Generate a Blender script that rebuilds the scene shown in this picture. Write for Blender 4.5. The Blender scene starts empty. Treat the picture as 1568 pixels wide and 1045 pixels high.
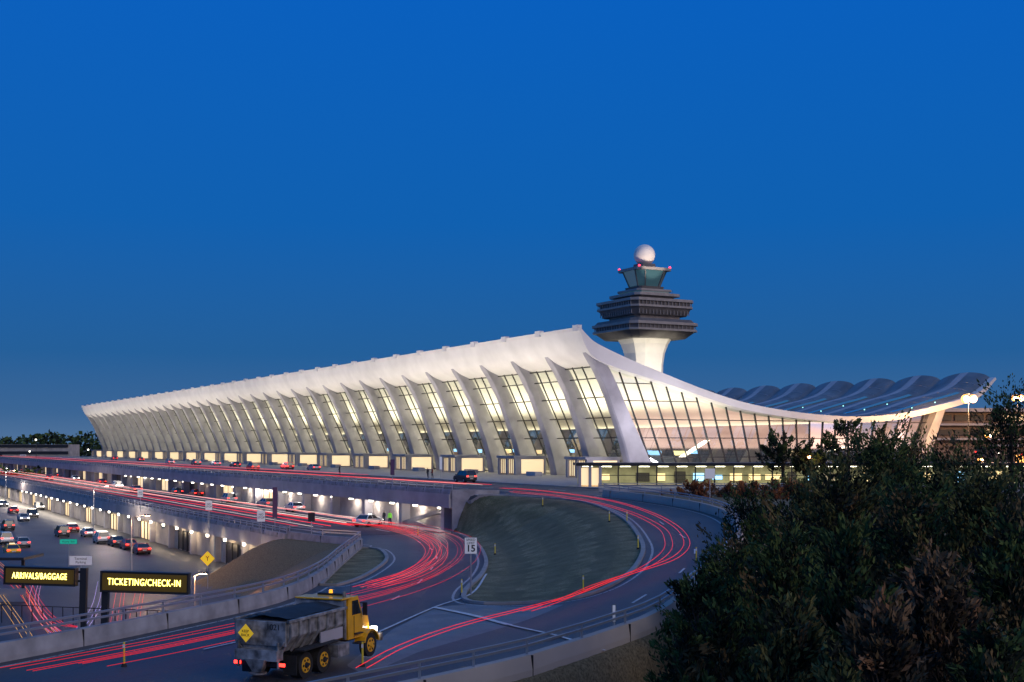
import bpy, math, random
import numpy as np
from mathutils import Vector, Matrix
random.seed(7); rng=np.random.default_rng(7)
scene=bpy.context.scene
scene.view_settings.view_transform='Standard'
scene.view_settings.look='None'
E=5.3; FL=1963.; CX=784.; HY=683.
O=(10.6,200.); D=(-.468,.884); N=(.884,.468)
def tw(t,w,z=0.): return (O[0]+t*D[0]+w*N[0], O[1]+t*D[1]+w*N[1], z)
YAW=math.atan2(D[1],D[0])

# ------------------------------------------------------------ materials
MATS={}
def mat(name,col,rough=.7,metal=0.,emit=0.,ecol=None,var=.0,scale=1.,bump=0.,col2=None,coat=0.):
    if name in MATS: return MATS[name]
    m=bpy.data.materials.new(name); m.use_nodes=True
    nt=m.node_tree; b=nt.nodes['Principled BSDF']
    b.inputs['Base Color'].default_value=(*col,1); b.inputs['Roughness'].default_value=rough
    b.inputs['Metallic'].default_value=metal
    if coat: b.inputs['Coat Weight'].default_value=coat
    if emit:
        b.inputs['Emission Color'].default_value=(*(ecol or col),1); b.inputs['Emission Strength'].default_value=emit
    if var or col2:
        tc=nt.nodes.new('ShaderNodeTexCoord'); n=nt.nodes.new('ShaderNodeTexNoise')
        n.inputs['Scale'].default_value=scale; n.inputs['Detail'].default_value=6
        nt.links.new(tc.outputs['Object'],n.inputs['Vector'])
        r=nt.nodes.new('ShaderNodeValToRGB')
        a=[max(0,c*(1-var)) for c in col]; c2=col2 or [min(1,c*(1+var)) for c in col]
        r.color_ramp.elements[0].position=.32; r.color_ramp.elements[1].position=.68
        r.color_ramp.elements[0].color=(*a,1); r.color_ramp.elements[1].color=(*c2,1)
        nt.links.new(n.outputs['Fac'],r.inputs['Fac']); nt.links.new(r.outputs['Color'],b.inputs['Base Color'])
        if bump:
            bp=nt.nodes.new('ShaderNodeBump'); bp.inputs['Strength'].default_value=bump
            nt.links.new(n.outputs['Fac'],bp.inputs['Height']); nt.links.new(bp.outputs['Normal'],b.inputs['Normal'])
    MATS[name]=m; return m
def glassmat(name,tint,fac,gl=(1,1,1),rough=.02,k=.5):
    m=bpy.data.materials.new(name); m.use_nodes=True; nt=m.node_tree
    for n in list(nt.nodes): nt.nodes.remove(n)
    o=nt.nodes.new('ShaderNodeOutputMaterial'); t=nt.nodes.new('ShaderNodeBsdfTransparent'); g=nt.nodes.new('ShaderNodeBsdfGlossy')
    mx=nt.nodes.new('ShaderNodeMixShader'); fr=nt.nodes.new('ShaderNodeLayerWeight'); ma=nt.nodes.new('ShaderNodeMath')
    fr.inputs['Blend'].default_value=.35
    ma.operation='MULTIPLY_ADD'; ma.inputs[1].default_value=k; ma.inputs[2].default_value=fac
    nt.links.new(fr.outputs['Fresnel'],ma.inputs[0]); nt.links.new(ma.outputs[0],mx.inputs[0])
    t.inputs['Color'].default_value=(*tint,1); g.inputs['Color'].default_value=(*gl,1); g.inputs['Roughness'].default_value=rough
    nt.links.new(t.outputs[0],mx.inputs[1]); nt.links.new(g.outputs[0],mx.inputs[2]); nt.links.new(mx.outputs[0],o.inputs[0])
    return m
M_white=mat('white_roof_paint',(.74,.72,.70),.55,var=.08,scale=.25)
M_conc=mat('white_concrete',(.37,.36,.39),.75,var=.18,scale=.35,bump=.05)
M_wall=mat('beige_concrete',(.44,.40,.36),.85,var=.18,scale=.5,bump=.1)
M_ret=mat('retaining_wall_concrete',(.42,.38,.35),.85,var=.10,scale=.3)
M_par=mat('parapet_concrete',(.30,.30,.32),.85,var=.26,scale=.9,bump=.15)
M_asph=mat('asphalt',(.060,.060,.066),.75,var=.3,scale=.6,bump=.1)
M_walk=mat('sidewalk_concrete',(.30,.29,.28),.8,var=.15,scale=.7)
M_floor=mat('terrazzo_floor',(.42,.39,.33),.4,var=.1,scale=.6)
M_dark=mat('dark_metal',(.03,.03,.035),.5,metal=.3)
M_mull=mat('dark_mullion',(.035,.035,.04),.45,metal=.5)
M_rail=mat('galvanised_rail',(.34,.37,.42),.4,metal=.6)
M_rubber=mat('tyre_rubber',(.02,.02,.02),.85,var=.2,scale=8)
M_glass=glassmat('window_glass',(.90,.93,.86),.03,k=.25)
M_glassE=glassmat('end_wall_glass',(.74,.77,.72),.30,(1,1,1))
M_carglass=mat('car_glass',(.02,.025,.03),.05,metal=0,coat=1.)
M_tail=mat('tail_lamp_red',(.5,.01,.01),.3,emit=6,ecol=(1,.03,.02))
M_head=mat('head_lamp',(1,1,.9),.3,emit=12,ecol=(1,.9,.75))
M_warm=mat('warm_lit_panel',(.9,.7,.4),.5,emit=.9,ecol=(1,.74,.42))
M_lampw=mat('white_lamp_glow',(1,1,1),.5,emit=9,ecol=(1,.9,.72))
M_orange=mat('sodium_lamp_glow',(1,.5,.1),.5,emit=3.5,ecol=(1,.42,.10))
M_core=mat('sodium_lamp_core',(1,.8,.5),.5,emit=60,ecol=(1,.7,.4))
M_red=mat('red_obstruction_lamp',(1,.05,.1),.5,emit=4,ecol=(1,.04,.08))
M_line=mat('road_paint_white',(.62,.62,.62),.7,var=.25,scale=3)
M_skin=mat('skin',(.5,.32,.24),.6)
M_bark=mat('bark',(.07,.05,.035),.9,var=.3,scale=6,bump=.4)

# ------------------------------------------------------------ mesh builder
class MB:
    def __init__(s): s.v=[];s.f=[];s.m=[];s.mats=[]
    def mi(s,m):
        if m not in s.mats: s.mats.append(m)
        return s.mats.index(m)
    def add(s,vs,fs,m):
        o=len(s.v); s.v+= [tuple(v) for v in vs]; i=s.mi(m)
        for f in fs: s.f.append([a+o for a in f]); s.m.append(i)
    def box(s,c,d,m,R=None):
        vs=[Vector((x*d[0]/2,y*d[1]/2,z*d[2]/2)) for x in(-1,1) for y in(-1,1) for z in(-1,1)]
        if R is not None: vs=[R@v for v in vs]
        vs=[v+Vector(c) for v in vs]
        s.add(vs,[(0,1,3,2),(4,6,7,5),(0,4,5,1),(2,3,7,6),(0,2,6,4),(1,5,7,3)],m)
    def beam(s,p0,p1,a,b,m):
        p0=Vector(p0);p1=Vector(p1);d=p1-p0;L=d.length
        if L<1e-6:return
        s.box((p0+p1)/2,(a,b,L),m,d.to_track_quat('Z','Y').to_matrix())
    def cyl(s,p0,p1,r0,r1,m,n=12,mcap=None):
        p0=Vector(p0);p1=Vector(p1);q=(p1-p0).to_track_quat('Z','Y').to_matrix()
        a=[p0+q@Vector((r0*math.cos(2*math.pi*i/n),r0*math.sin(2*math.pi*i/n),0)) for i in range(n)]
        b=[p1+q@Vector((r1*math.cos(2*math.pi*i/n),r1*math.sin(2*math.pi*i/n),0)) for i in range(n)]
        s.add(a+b,[(i,(i+1)%n,n+(i+1)%n,n+i) for i in range(n)],m)
        s.add(a,[tuple(range(n))[::-1]],mcap or m); s.add(b,[tuple(range(n))],mcap or m)
    def sphere(s,c,r,m,n=14,k=8):
        vs=[];fs=[]
        for j in range(k+1):
            p=math.pi*j/k
            for i in range(n):
                a=2*math.pi*i/n; vs.append((c[0]+r*math.sin(p)*math.cos(a),c[1]+r*math.sin(p)*math.sin(a),c[2]+r*math.cos(p)))
        for j in range(k):
            for i in range(n): fs.append((j*n+i,(j+1)*n+i,(j+1)*n+(i+1)%n,j*n+(i+1)%n))
        s.add(vs,fs,m)
    def rings(s,rs,m,cap=True,close=True):
        n=len(rs[0]); vs=[p for r in rs for p in r]; fs=[]
        for j in range(len(rs)-1):
            for i in range(n if close else n-1):
                fs.append((j*n+i,j*n+(i+1)%n,(j+1)*n+(i+1)%n,(j+1)*n+i))
        if cap: fs.append(tuple(range(n))[::-1]); fs.append(tuple((len(rs)-1)*n+i for i in range(n)))
        s.add(vs,fs,m)
    def sweep(s,pts,sec,m,close=True):
        pts=[Vector(p) for p in pts]; rs=[]
        for i,p in enumerate(pts):
            d=(pts[min(i+1,len(pts)-1)]-pts[max(i-1,0)]); d.z=0
            if d.length<1e-6: d=Vector((1,0,0))
            d.normalize(); nn=Vector((-d.y,d.x,0))
            rs.append([p+nn*a+Vector((0,0,b)) for a,b in sec])
        s.rings(rs,m,cap=close,close=close)
    def twbox(s,t0,t1,w0,w1,z0,z1,m):
        vs=[tw(t,w,z) for t in(t0,t1) for w in(w0,w1) for z in(z0,z1)]
        s.add(vs,[(0,1,3,2),(4,6,7,5),(0,4,5,1),(2,3,7,6),(0,2,6,4),(1,5,7,3)],m)
    def profile(s,poly,y0,y1,m,inset=0):
        n=len(poly)
        a=[(x,y0,z) for x,z in poly]; b=[(x,y1,z) for x,z in poly]
        s.add(a+b,[(i,(i+1)%n,n+(i+1)%n,n+i) for i in range(n)]+[tuple(range(n))[::-1],tuple(range(n,2*n))],m)
    def obj(s,name,parent=None,smooth=False,mw=None,bevel=0):
        me=bpy.data.meshes.new(name); me.from_pydata(s.v,[],s.f)
        for m in s.mats: me.materials.append(m)
        me.polygons.foreach_set('material_index',s.m)
        if smooth: me.polygons.foreach_set('use_smooth',[True]*len(s.f))
        import bmesh
        bm=bmesh.new(); bm.from_mesh(me); bmesh.ops.recalc_face_normals(bm,faces=bm.faces); bm.to_mesh(me); bm.free()
        me.update()
        o=bpy.data.objects.new(name,me); scene.collection.objects.link(o)
        if mw is not None: o.matrix_world=mw
        if parent: o.parent=parent
        if bevel:
            b=o.modifiers.new('bevel','BEVEL'); b.width=bevel; b.segments=2; b.limit_method='ANGLE'
        return o
def empty(name,mw=None):
    o=bpy.data.objects.new(name,None); scene.collection.objects.link(o)
    if mw is not None: o.matrix_world=mw
    return o
def text(body,size,loc,rot,m,parent=None,name='lettering',ext=.004,sx=1.,bold=0.,sp=1.):
    c=bpy.data.curves.new(name,'FONT'); c.body=body; c.size=size; c.align_x='CENTER'; c.align_y='CENTER'; c.extrude=ext; c.offset=bold; c.space_character=sp
    c.materials.append(m); o=bpy.data.objects.new(name,c); scene.collection.objects.link(o)
    o.location=loc; o.rotation_euler=rot; o.scale=(sx,1,1)
    if parent: o.parent=parent
    return o

# ------------------------------------------------------------ terrain
def smooth(x,a,b):
    t=np.clip((x-a)/(b-a),0,1); return t*t*(3-2*t)
def TW(X,Y):
    return (X-O[0])*D[0]+(Y-O[1])*D[1],(X-O[0])*N[0]+(Y-O[1])*N[1]
def Nz(X,Y):
    t,w=TW(X,Y)
    wB=np.interp(t,[-200,-110,-87,-70,-45],[-116,-71,-60,-52,-43])
    wA=np.interp(t,[-200,-115,-97,-82,-62,-53,-45],[-106,-63,-53,-44.5,-37,-38.5,-42])
    Fz=np.minimum(0,-4.66+.0333*Y); zB=-4.2+.012*np.clip(131-Y,0,110)
    s=smooth(w,wB,wA); return zB*(1-s)+Fz*s
_Y=np.arange(22,420,.25)
def ground_at(u,v):   # survey helper: where a sight line meets the terrain
    X=(u-CX)/FL*_Y; zr=E-(v-HY)/FL*_Y; h=Nz(X,_Y); k=np.argmax(zr<h)
    return (float(X[k]),float(_Y[k]),float(h[k]))
def level_at(u,v,z):
    Y=FL*(E-z)/(v-HY); return ((u-CX)/FL*Y,Y,z)
def catmull(pts,step=1.0):
    P=[np.array(p,float) for p in pts]; P=[2*P[0]-P[1]]+P+[2*P[-1]-P[-2]]; out=[]
    for i in range(1,len(P)-2):
        n=max(1,int(np.linalg.norm(P[i+1]-P[i])/step))
        for k in range(n):
            t=k/n; a,b,c,d=P[i-1],P[i],P[i+1],P[i+2]
            out.append(.5*((2*b)+(c-a)*t+(2*a-5*b+4*c-d)*t*t+(3*b-3*c+d-a)*t**3))
    out.append(P[-2]); return out
def drape(pts,off=0.,step=1.0):
    r=catmull([p[:2] for p in pts],step)
    return [(p[0],p[1],float(Nz(p[0],p[1]))+off) for p in r]
leftpar=[ground_at(*p) for p in[(552,836),(522,862),(487,893),(420,924),(250,963),(0,1014)]]+[(-25,41,0),(-31,27,0)]
outer=[(-16,24,0),(-9,34,0)]+[ground_at(*p) for p in[(755,1048),(850,1020),(930,992),(1010,958),(1072,908),(1115,862),(1133,828),(1120,800),(1075,783),(1000,770),(925,761)]]
L_c=catmull([p[:2] for p in leftpar],1.5); O_c=catmull([p[:2] for p in outer],1.5)
R=[tuple(p) for p in L_c]+[tuple(p) for p in O_c]+[tw(-44,-14)[:2],tw(-44,-61)[:2]]
isl=[ground_at(*p) for p in[(722,768),(800,761),(890,769),(950,792),(982,830),(978,862),(945,893),(885,917),(800,925),(722,924),(712,908),(738,880),(744,858),(730,834),(700,818),(650,806),(618,803)]]
isl_c=[tuple(p) for p in catmull([p[:2] for p in isl],1.0)]
isl2=[ground_at(*p) for p in[(552,840),(580,842),(592,858),(560,882),(515,898),(492,897),(522,866)]]
isl2_c=[tuple(p) for p in catmull([p[:2] for p in isl2],1.0)]
gore=[ground_at(*p) for p in[(668,930),(720,926),(865,926),(775,960),(640,1000),(560,1035),(530,1020),(600,965)]]
gore_c=[p[:2] for p in gore]
def sdist(X,Y,poly):
    d=np.full(X.shape,1e9); ins=np.zeros(X.shape,bool); n=len(poly)
    for i in range(n):
        x0,y0=poly[i]; x1,y1=poly[(i+1)%n]; dx,dy=x1-x0,y1-y0; L=dx*dx+dy*dy+1e-12
        t=np.clip(((X-x0)*dx+(Y-y0)*dy)/L,0,1); d=np.minimum(d,np.hypot(X-x0-t*dx,Y-y0-t*dy))
        if abs(dy)>1e-9:
            c=((y0>Y)!=(y1>Y))&(X<dx*(Y-y0)/dy+x0); ins^=c
    return np.where(ins,d,-d)
gx=np.concatenate([-np.geomspace(6000,52,26),np.arange(-50,50.01,.5),np.geomspace(52,6000,26)])
gy=np.concatenate([-np.geomspace(3000,10,12),[0,10,18],np.arange(22,176,.5),np.geomspace(178,9000,34)])
GX,GY=np.meshgrid(gx,gy)
sR=sdist(GX,GY,R); sI=np.maximum(sdist(GX,GY,isl_c),sdist(GX,GY,isl2_c)); sG=sdist(GX,GY,gore_c)
T,W=TW(GX,GY); n0=Nz(GX,GY); out=np.clip(-sR,0,1e9)
zl=n0+(-8.8-n0)*smooth(out,1.0,13)
kr=smooth(out,.5,1.8)*(1-smooth(GY,74,108)); zr=n0+(-7.5-n0)*kr-.04*(out>0)
Z=np.where((GX<-4)&(GY<150),zl,zr)
deck=T>-44.5
Z=np.where(deck,np.where(W<-5,-8.8,-.4),Z)
ny,nx=GX.shape
vs=np.stack([GX,GY,Z],-1).reshape(-1,3)
me=bpy.data.meshes.new('ground'); me.vertices.add(len(vs)); me.vertices.foreach_set('co',vs.ravel())
ii,jj=np.meshgrid(np.arange(ny-1),np.arange(nx-1),indexing='ij'); a=(ii*nx+jj).ravel()
fc=np.stack([a,a+1,a+nx+1,a+nx],1).astype(np.int32)
me.loops.add(fc.size); me.loops.foreach_set('vertex_index',fc.ravel()); me.polygons.add(len(fc))
me.polygons.foreach_set('loop_start',np.arange(len(fc),dtype=np.int32)*4)
me.polygons.foreach_set('use_smooth',np.ones(len(fc),bool)); me.update(calc_edges=True)
for nm,ar in(('road',np.minimum(sR,-sI)),('edge',np.where(deck,-5,np.minimum(sR-.4,-sI))),('gore',sG),('low',np.where((W<-50)&(Z<-8.3)&(GX<-4),1.,-1.)),('isl',sI)):
    at=me.attributes.new(nm,'FLOAT','POINT'); at.data.foreach_set('value',np.ascontiguousarray(ar.ravel(),dtype=np.float32))
ground=bpy.data.objects.new('ground',me); scene.collection.objects.link(ground)
gm=bpy.data.materials.new('ground_surface'); gm.use_nodes=True; nt=gm.node_tree; B=nt.nodes['Principled BSDF']; B.inputs['Roughness'].default_value=.85
def nn(t,**k):
    n=nt.nodes.new(t)
    for a,b in k.items(): setattr(n,a,b)
    return n
def attr(a): n=nn('ShaderNodeAttribute'); n.attribute_name=a; return n.outputs['Fac']
def math_(op,a,b=None,c=None):
    n=nn('ShaderNodeMath',operation=op)
    for i,x in enumerate((a,b,c)):
        if x is None: continue
        if isinstance(x,(int,float)): n.inputs[i].default_value=x
        else: nt.links.new(x,n.inputs[i])
    return n.outputs[0]
tc=nn('ShaderNodeTexCoord').outputs['Object']
def noise(s,det=5):
    n=nn('ShaderNodeTexNoise'); n.inputs['Scale'].default_value=s; n.inputs['Detail'].default_value=det; nt.links.new(tc,n.inputs['Vector']); return n.outputs['Fac']
def ramp(f,stops):
    r=nn('ShaderNodeValToRGB'); e=r.color_ramp.elements
    while len(e)<len(stops): e.new(.5)
    for x,(p,c) in zip(e,stops): x.position=p; x.color=(*c,1)
    nt.links.new(f,r.inputs['Fac']); return r.outputs['Color']
def mix(f,a,b):
    n=nn('ShaderNodeMix',data_type='RGBA'); nt.links.new(f,n.inputs[0])
    for x,i in((a,6),(b,7)):
        if isinstance(x,tuple): n.inputs[i].default_value=(*x,1)
        else: nt.links.new(x,n.inputs[i])
    return n.outputs[2]
nbig=noise(.12); nmid=noise(.7); nfine=noise(9,8)
grass=ramp(math_('ADD',math_('MULTIPLY',nfine,.5),math_('MULTIPLY',nmid,.5)),[(.38,(.090,.080,.030)),(.5,(.160,.140,.060)),(.62,(.27,.22,.12))])
# mowing stripes follow the island outline
isd=attr('isl'); st=math_('SINE',math_('MULTIPLY_ADD',isd,2.1,math_('MULTIPLY',nmid,5.)))
st=math_('MULTIPLY',math_('GREATER_THAN',st,-.1),math_('MULTIPLY_ADD',nfine,.7,.05))
grass=mix(st,grass,(.065,.065,.026))
brown=ramp(nfine,[(.35,(.09,.065,.03)),(.65,(.24,.18,.09))])
grass=mix(math_('GREATER_THAN',attr('isl'),-.2),brown,grass)
asph=ramp(math_('ADD',math_('MULTIPLY',nbig,.6),math_('MULTIPLY',nfine,.4)),[(.36,(.036,.037,.044)),(.62,(.074,.074,.080))])
vo=nn('ShaderNodeTexVoronoi',feature='DISTANCE_TO_EDGE'); vo.inputs['Scale'].default_value=.16; nt.links.new(tc,vo.inputs['Vector'])
crack=math_('MULTIPLY',math_('LESS_THAN',vo.outputs['Distance'],.006),math_('GREATER_THAN',nmid,.5))
asph=mix(math_('MULTIPLY',crack,.7),asph,(.018,.018,.02))
conc=ramp(math_('ADD',math_('MULTIPLY',nmid,.6),math_('MULTIPLY',nfine,.4)),[(.35,(.13,.13,.14)),(.65,(.21,.21,.215))])
rd=math_('GREATER_THAN',attr('road'),0.)
rd=math_('MAXIMUM',rd,math_('GREATER_THAN',attr('low'),0.))
surf=mix(math_('GREATER_THAN',attr('gore'),0.),asph,conc)
ed=attr('edge')
line=math_('MULTIPLY',math_('GREATER_THAN',ed,.55),math_('LESS_THAN',ed,.70))
line=math_('MULTIPLY',line,math_('GREATER_THAN',nfine,.42))
surf=mix(line,surf,(.45,.45,.45))
col=mix(rd,grass,surf); nt.links.new(col,B.inputs['Base Color'])
bp=nn('ShaderNodeBump'); bp.inputs['Strength'].default_value=.35; bp.inputs['Distance'].default_value=.05; nt.links.new(nfine,bp.inputs['Height']); nt.links.new(bp.outputs[0],B.inputs['Normal'])
rg=math_('MULTIPLY_ADD',rd,-.35,.9); nt.links.new(rg,B.inputs['Roughness'])
me.materials.append(gm)

# kerbs
for nm,c in(('grass_island_kerb',isl_c),('verge_kerb',isl2_c)):
    k=MB(); pts=[(x,y,float(Nz(x,y))) for x,y in c]; pts.append(pts[0])
    k.sweep(pts,[(-.15,-.3),(-.15,.13),(.15,.15),(.15,-.3)],M_walk); k.obj(nm)
# painted markings
pm=MB()
def ribbon(px,wd,dash=None):
    g=[ground_at(*p) if len(p)==2 else p for p in px]; pts=drape(g,.05,.5)
    if dash:
        n=int(dash[0]/.5); m=int(dash[1]/.5); i=0
        while i<len(pts)-n:
            pm.sweep(pts[i:i+n],[(-wd/2,0),(wd/2,0)],M_line,close=False); i+=n+m
    else: pm.sweep(pts,[(-wd/2,0),(wd/2,0)],M_line,close=False)
ribbon([(665,932),(722,944),(780,959)],.35); ribbon([(780,959),(850,975),(925,998)],.2)
ribbon([(580,970),(665,932),(722,910),(745,880)],.14)
ribbon([(1010,800),(1062,838),(1040,880),(960,930),(860,975),(700,1030)],.13,(3,7))
ribbon([(640,830),(668,850),(650,885),(590,925),(480,958),(300,1000)],.13,(3,7))
pm.obj('road_markings')

# ------------------------------------------------------------ barriers
def barrier(name,pts,h=.75,th=.35,depth=.5,rail=True,m=M_par):
    b=MB(); b.sweep(pts,[(-th/2-.08,-depth),(-th/2-.08,.2),(-th/2,h),(th/2,h),(th/2+.08,.2),(th/2+.08,-depth)],m)
    if rail:
        for z in(.28,.52): b.sweep(pts,[(-.05,h+z),(.05,h+z),(.05,h+z+.09),(-.05,h+z+.09)],M_rail)
        last=None; k=0
        for i,p in enumerate(pts):
            if last is None or math.dist(p[:2],last[:2])>=2.4:
                b.box((p[0],p[1],p[2]+h+.29),(.09,.09,.58),M_rail); last=p; k+=1
                if k%2==0 and i+1<len(pts):   # expansion joints
                    d=Vector(pts[i+1])-Vector(p); a_=math.atan2(d.y,d.x); dz=depth if depth>2 else 0
                    b.box((p[0],p[1],p[2]+(h-dz)*.5),(.04,th+.19,h+dz-.04),M_dark,Matrix.Rotation(a_,3,'Z'))
    return b.obj(name)
lp=[(p[0],p[1],float(Nz(p[0]+.5,p[1]))) for p in L_c]
cb=tw(-45,-61.6,-4.2)
pre=[cb,((cb[0]+lp[0][0])/2,(cb[1]+lp[0][1])/2-.5,-4.2)]
barrier('bridge_parapet',pre+lp,depth=4.8)
op=[(p[0],p[1],float(Nz(p[0],p[1]))) for p in O_c]
barrier('road_parapet',op,depth=4.6,m=M_ret)

# ------------------------------------------------------------ road decks
T1=470
dk=empty('elevated_road_deck')
a=MB(); a.twbox(-45,T1,-42.3,-40,-1.1,0,M_par); a.twbox(-45,T1,-40,-20,-1.1,-.02,M_asph); a.twbox(-45,T1,-20,12,-1.1,.13,M_walk)
a.twbox(-45,T1,-41.9,-40.2,-4.6,-1.1,M_wall)
for i in range(0,44):
    t=-42+12*i; a.twbox(t-.45,t+.45,-43.0,-41.9,-4.6,-1.1,M_conc)
    if i>4 and i%2:
        a.twbox(t+1.2,t+10.6,-41.95,-41.88,-3.9,-1.5,M_warm if i%3 else M_dark)
        for q in(1.2,4.3,7.4,10.5): a.twbox(t+q-.1,t+q+.1,-42.0,-41.92,-4.0,-1.4,M_mull)
a.twbox(-45,T1,-43.6,-42.3,-1.5,0,M_conc)
for w in(-36.5,-33,-29.5,-26):
    for k in range(40): a.twbox(-40+12*k,-36+12*k,w-.08,w+.08,-.02,-.014,M_line)
a.obj('upper_deck',dk)
b=MB(); b.twbox(-45,T1,-61.6,-43.5,-5.3,-4.2,M_asph); b.twbox(-45,T1,-44.8,-42,-4.2,-4.06,M_walk)
b.twbox(-45,T1,-62.2,-61.6,-5.6,-4.2,M_conc); b.twbox(-45,T1,-61.2,-60.6,-9,-5.3,M_wall)
for i in range(40):
    t=-40+12*i
    if i%2:
        b.twbox(t,t+7,-61.5,-61.2,-8.6,-6.2,M_warm if i>3 else M_dark)
        for q in(0,2.3,4.6,7): b.twbox(t+q-.1,t+q+.1,-61.62,-61.5,-8.7,-6.1,M_mull)
    b.twbox(t-1.2,t-.5,-61.9,-61.2,-9,-5.6,M_conc)
for w in(-56,-52,-48.5):
    for k in range(40): b.twbox(-40+12*k,-36+12*k,w-.08,w+.08,-4.2,-4.19,M_line)
b.obj('middle_deck',dk)
def twline(t0,t1,w,z,step=4): return [tw(t0+(t1-t0)*i/max(1,int(abs(t1-t0)/step)),w,z) for i in range(int(abs(t1-t0)/step)+1)]
barrier('deck_parapet',twline(-45,T1,-43.2,0,2.4),h=.5)
barrier('deck_parapet',twline(-45,T1,-61.9,-4.2,2.4),h=.5)
wing=MB(); wing.sweep([tw(-45,-43.2,0),tw(-46.5,-41,0),tw(-47,-38.5,-.05)],[(-.2,-4.5),(-.2,.5),(.2,.5),(.2,-4.5)],M_par); wing.obj('retaining_wall')

# ------------------------------------------------------------ terminal
term=empty('airport_terminal_building')
top=[(0,23.9),(1.4,22.6),(3.2,21.4),(8.7,19.3),(16.2,16.9),(24,14.55),(32.1,12.6),(40.5,11.4),(49.2,10.7),(58.2,10.5),(67.6,11.2),(77.3,12.9),(86.5,15.1),(91.6,18.3)]
bot=[(.1,23.4),(.9,21.2),(2.6,19.2),(7.4,17.5),(15.9,15.5),(24,13.3),(32.1,11.4),(40.5,10.3),(49.2,9.6),(58.2,9.4),(67.6,10.1),(77.3,11.8),(86.9,14.2),(91.9,17.9)]
def cat2(P,n=5):
    P=[np.array(p,float) for p in P]; P=[2*P[0]-P[1]]+P+[2*P[-1]-P[-2]]; o=[]
    for i in range(1,len(P)-2):
        a_,b_,c_,d_=P[i-1:i+3]
        for k in range(n):
            t=k/n; o.append(.5*((2*b_)+(c_-a_)*t+(2*a_-5*b_+4*c_-d_)*t*t+(3*b_-3*c_+d_-a_)*t**3))
    o.append(P[-2]); return o
tp=cat2(top); bt=cat2(bot)
LEN=453.6; NC=38; SP=12.2
ts=np.linspace(0,LEN,75)
r=MB(); n=len(tp)
for P_ in(tp,bt):
    r.rings([[tw(t,p[0],p[1]) for p in P_] for t in ts],M_white,cap=False,close=False)
r.obj('roof_shell',term,smooth=True)
r=MB()
for t in(0,LEN):
    vs=[tw(t,*p) for p in tp]+[tw(t,*p) for p in bt]; r.add(vs,[(i,i+1,n+i+1,n+i) for i in range(n-1)],M_white)
for k in(0,-1):
    vs=[tw(t,*tp[k]) for t in ts]+[tw(t,*bt[k]) for t in ts]; m_=len(ts); r.add(vs,[(i,i+1,m_+i+1,m_+i) for i in range(m_-1)],M_white)
r.obj('roof_fascia',term)
# arched airside roof bays
M_vault=mat('vault_roof_skin',(.17,.19,.21),.45,metal=.15,var=.25,scale=.3); M_rib=mat('vault_rib',(.42,.42,.44),.6,var=.1,scale=.5)
M_vgl=mat('vault_glazing',(.03,.11,.17),.12,coat=.8,emit=.10,ecol=(.1,.5,.8)); M_vl=mat('vault_cool_lamp',(.4,1,.9),.4,emit=2,ecol=(.4,1,.9))
lip=[p for p in tp if p[0]>=60]; v=MB(); vg=MB()
for i in range(NC-1):
    t0=1.4+SP*i; grid=[]
    for j in range(13):
        u=j/12; hz=1.15*math.sin(math.pi*(u**.9))**.7 if 0<u<1 else 0
        grid.append([tw(t0+u*SP,p[0],p[1]+.10+hz*float(smooth(p[0],63,80))) for p in lip])
    v.rings(grid[5:8],M_rib,cap=False,close=False)
    v.rings(grid[7:],M_vault,cap=False,close=False); v.rings(grid[:6],M_vault,cap=False,close=False)
    e1=[g_[-1] for g_ in grid]; e2=[(x,y,z) for x,y,z in [tw(t0+j/12*SP,lip[-1][0]+.15,lip[-1][1]-.2) for j in range(13)]]
    v.rings([e1,e2],M_rib,cap=False,close=False)
    for q in range(2,len(lip)-3,2):
        for j in range(1,5): v.beam(Vector(grid[j][q])+Vector((0,0,.03)),Vector(grid[j+1][q])+Vector((0,0,.03)),.10,.10,M_rib)
    for q in range(4,len(lip)-7):
        A=[Vector(grid[j][q])+Vector((.05,-.12,.05)) for j in(1,2)]+[Vector(grid[j][q+1])+Vector((.05,-.12,.05)) for j in(2,1)]
        vg.add(A,[(0,1,2,3)],M_vgl)
    for q in range(6,len(lip)-8,3): vg.sphere(Vector(grid[0][q])+Vector((0,-.2,.35)),.12,M_vl,6,4)
v.obj('airside_roof_vaults',term,smooth=False); vg.obj('vault_glazing_and_lamps',term)
def under(w): return float(np.interp(w,[p[0] for p in bt],[p[1] for p in bt]))
spine=[(12.4,0,5.0,2.3),(11.4,3,4.2,2.0),(10.0,6.5,3.5,1.85),(8.4,10,3.0,1.7),(6.6,14,2.7,1.6),(4.7,17.4,2.7,1.6),(3.2,19.4,2.5,1.6),(2.1,20.8,1.8,1.5),(1.1,22.3,.8,1.4),(.5,23.5,.3,1.1)]
col=MB()
for i in range(NC):
    t=1.4+SP*i; rs=[]
    for w,z,d,b_ in spine:
        c=.22
        sec=[(-d/2+c,-b_/2),(d/2,-b_/2*.8),(d/2,b_/2*.8),(-d/2+c,b_/2),(-d/2,b_/2-c*1.2),(-d/2,-b_/2+c*1.2)]
        rs.append([tw(t+y,w+x,z) for x,y in sec])
    col.rings(rs,M_conc)
    col.twbox(t-.8,t+.8,-.1,.7,23.3,24.25,M_white)
    col.rings([[tw(t+y*b_,w+x*d,z) for x,y in((-.5,-.5),(.5,-.5),(.5,.5),(-.5,.5))] for w,z,d,b_ in((72,0,4,2.2),(74.6,5,2.6,1.8),(78.4,12.3,1.8,1.6))],M_conc)
col.obj('leaning_columns',term)
gl=[(13.3,0.),(12.0,3.2),(10.5,6.6),(8.9,10.1),(7.0,14),(5.6,16.9),(4.9,18.2)]
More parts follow.
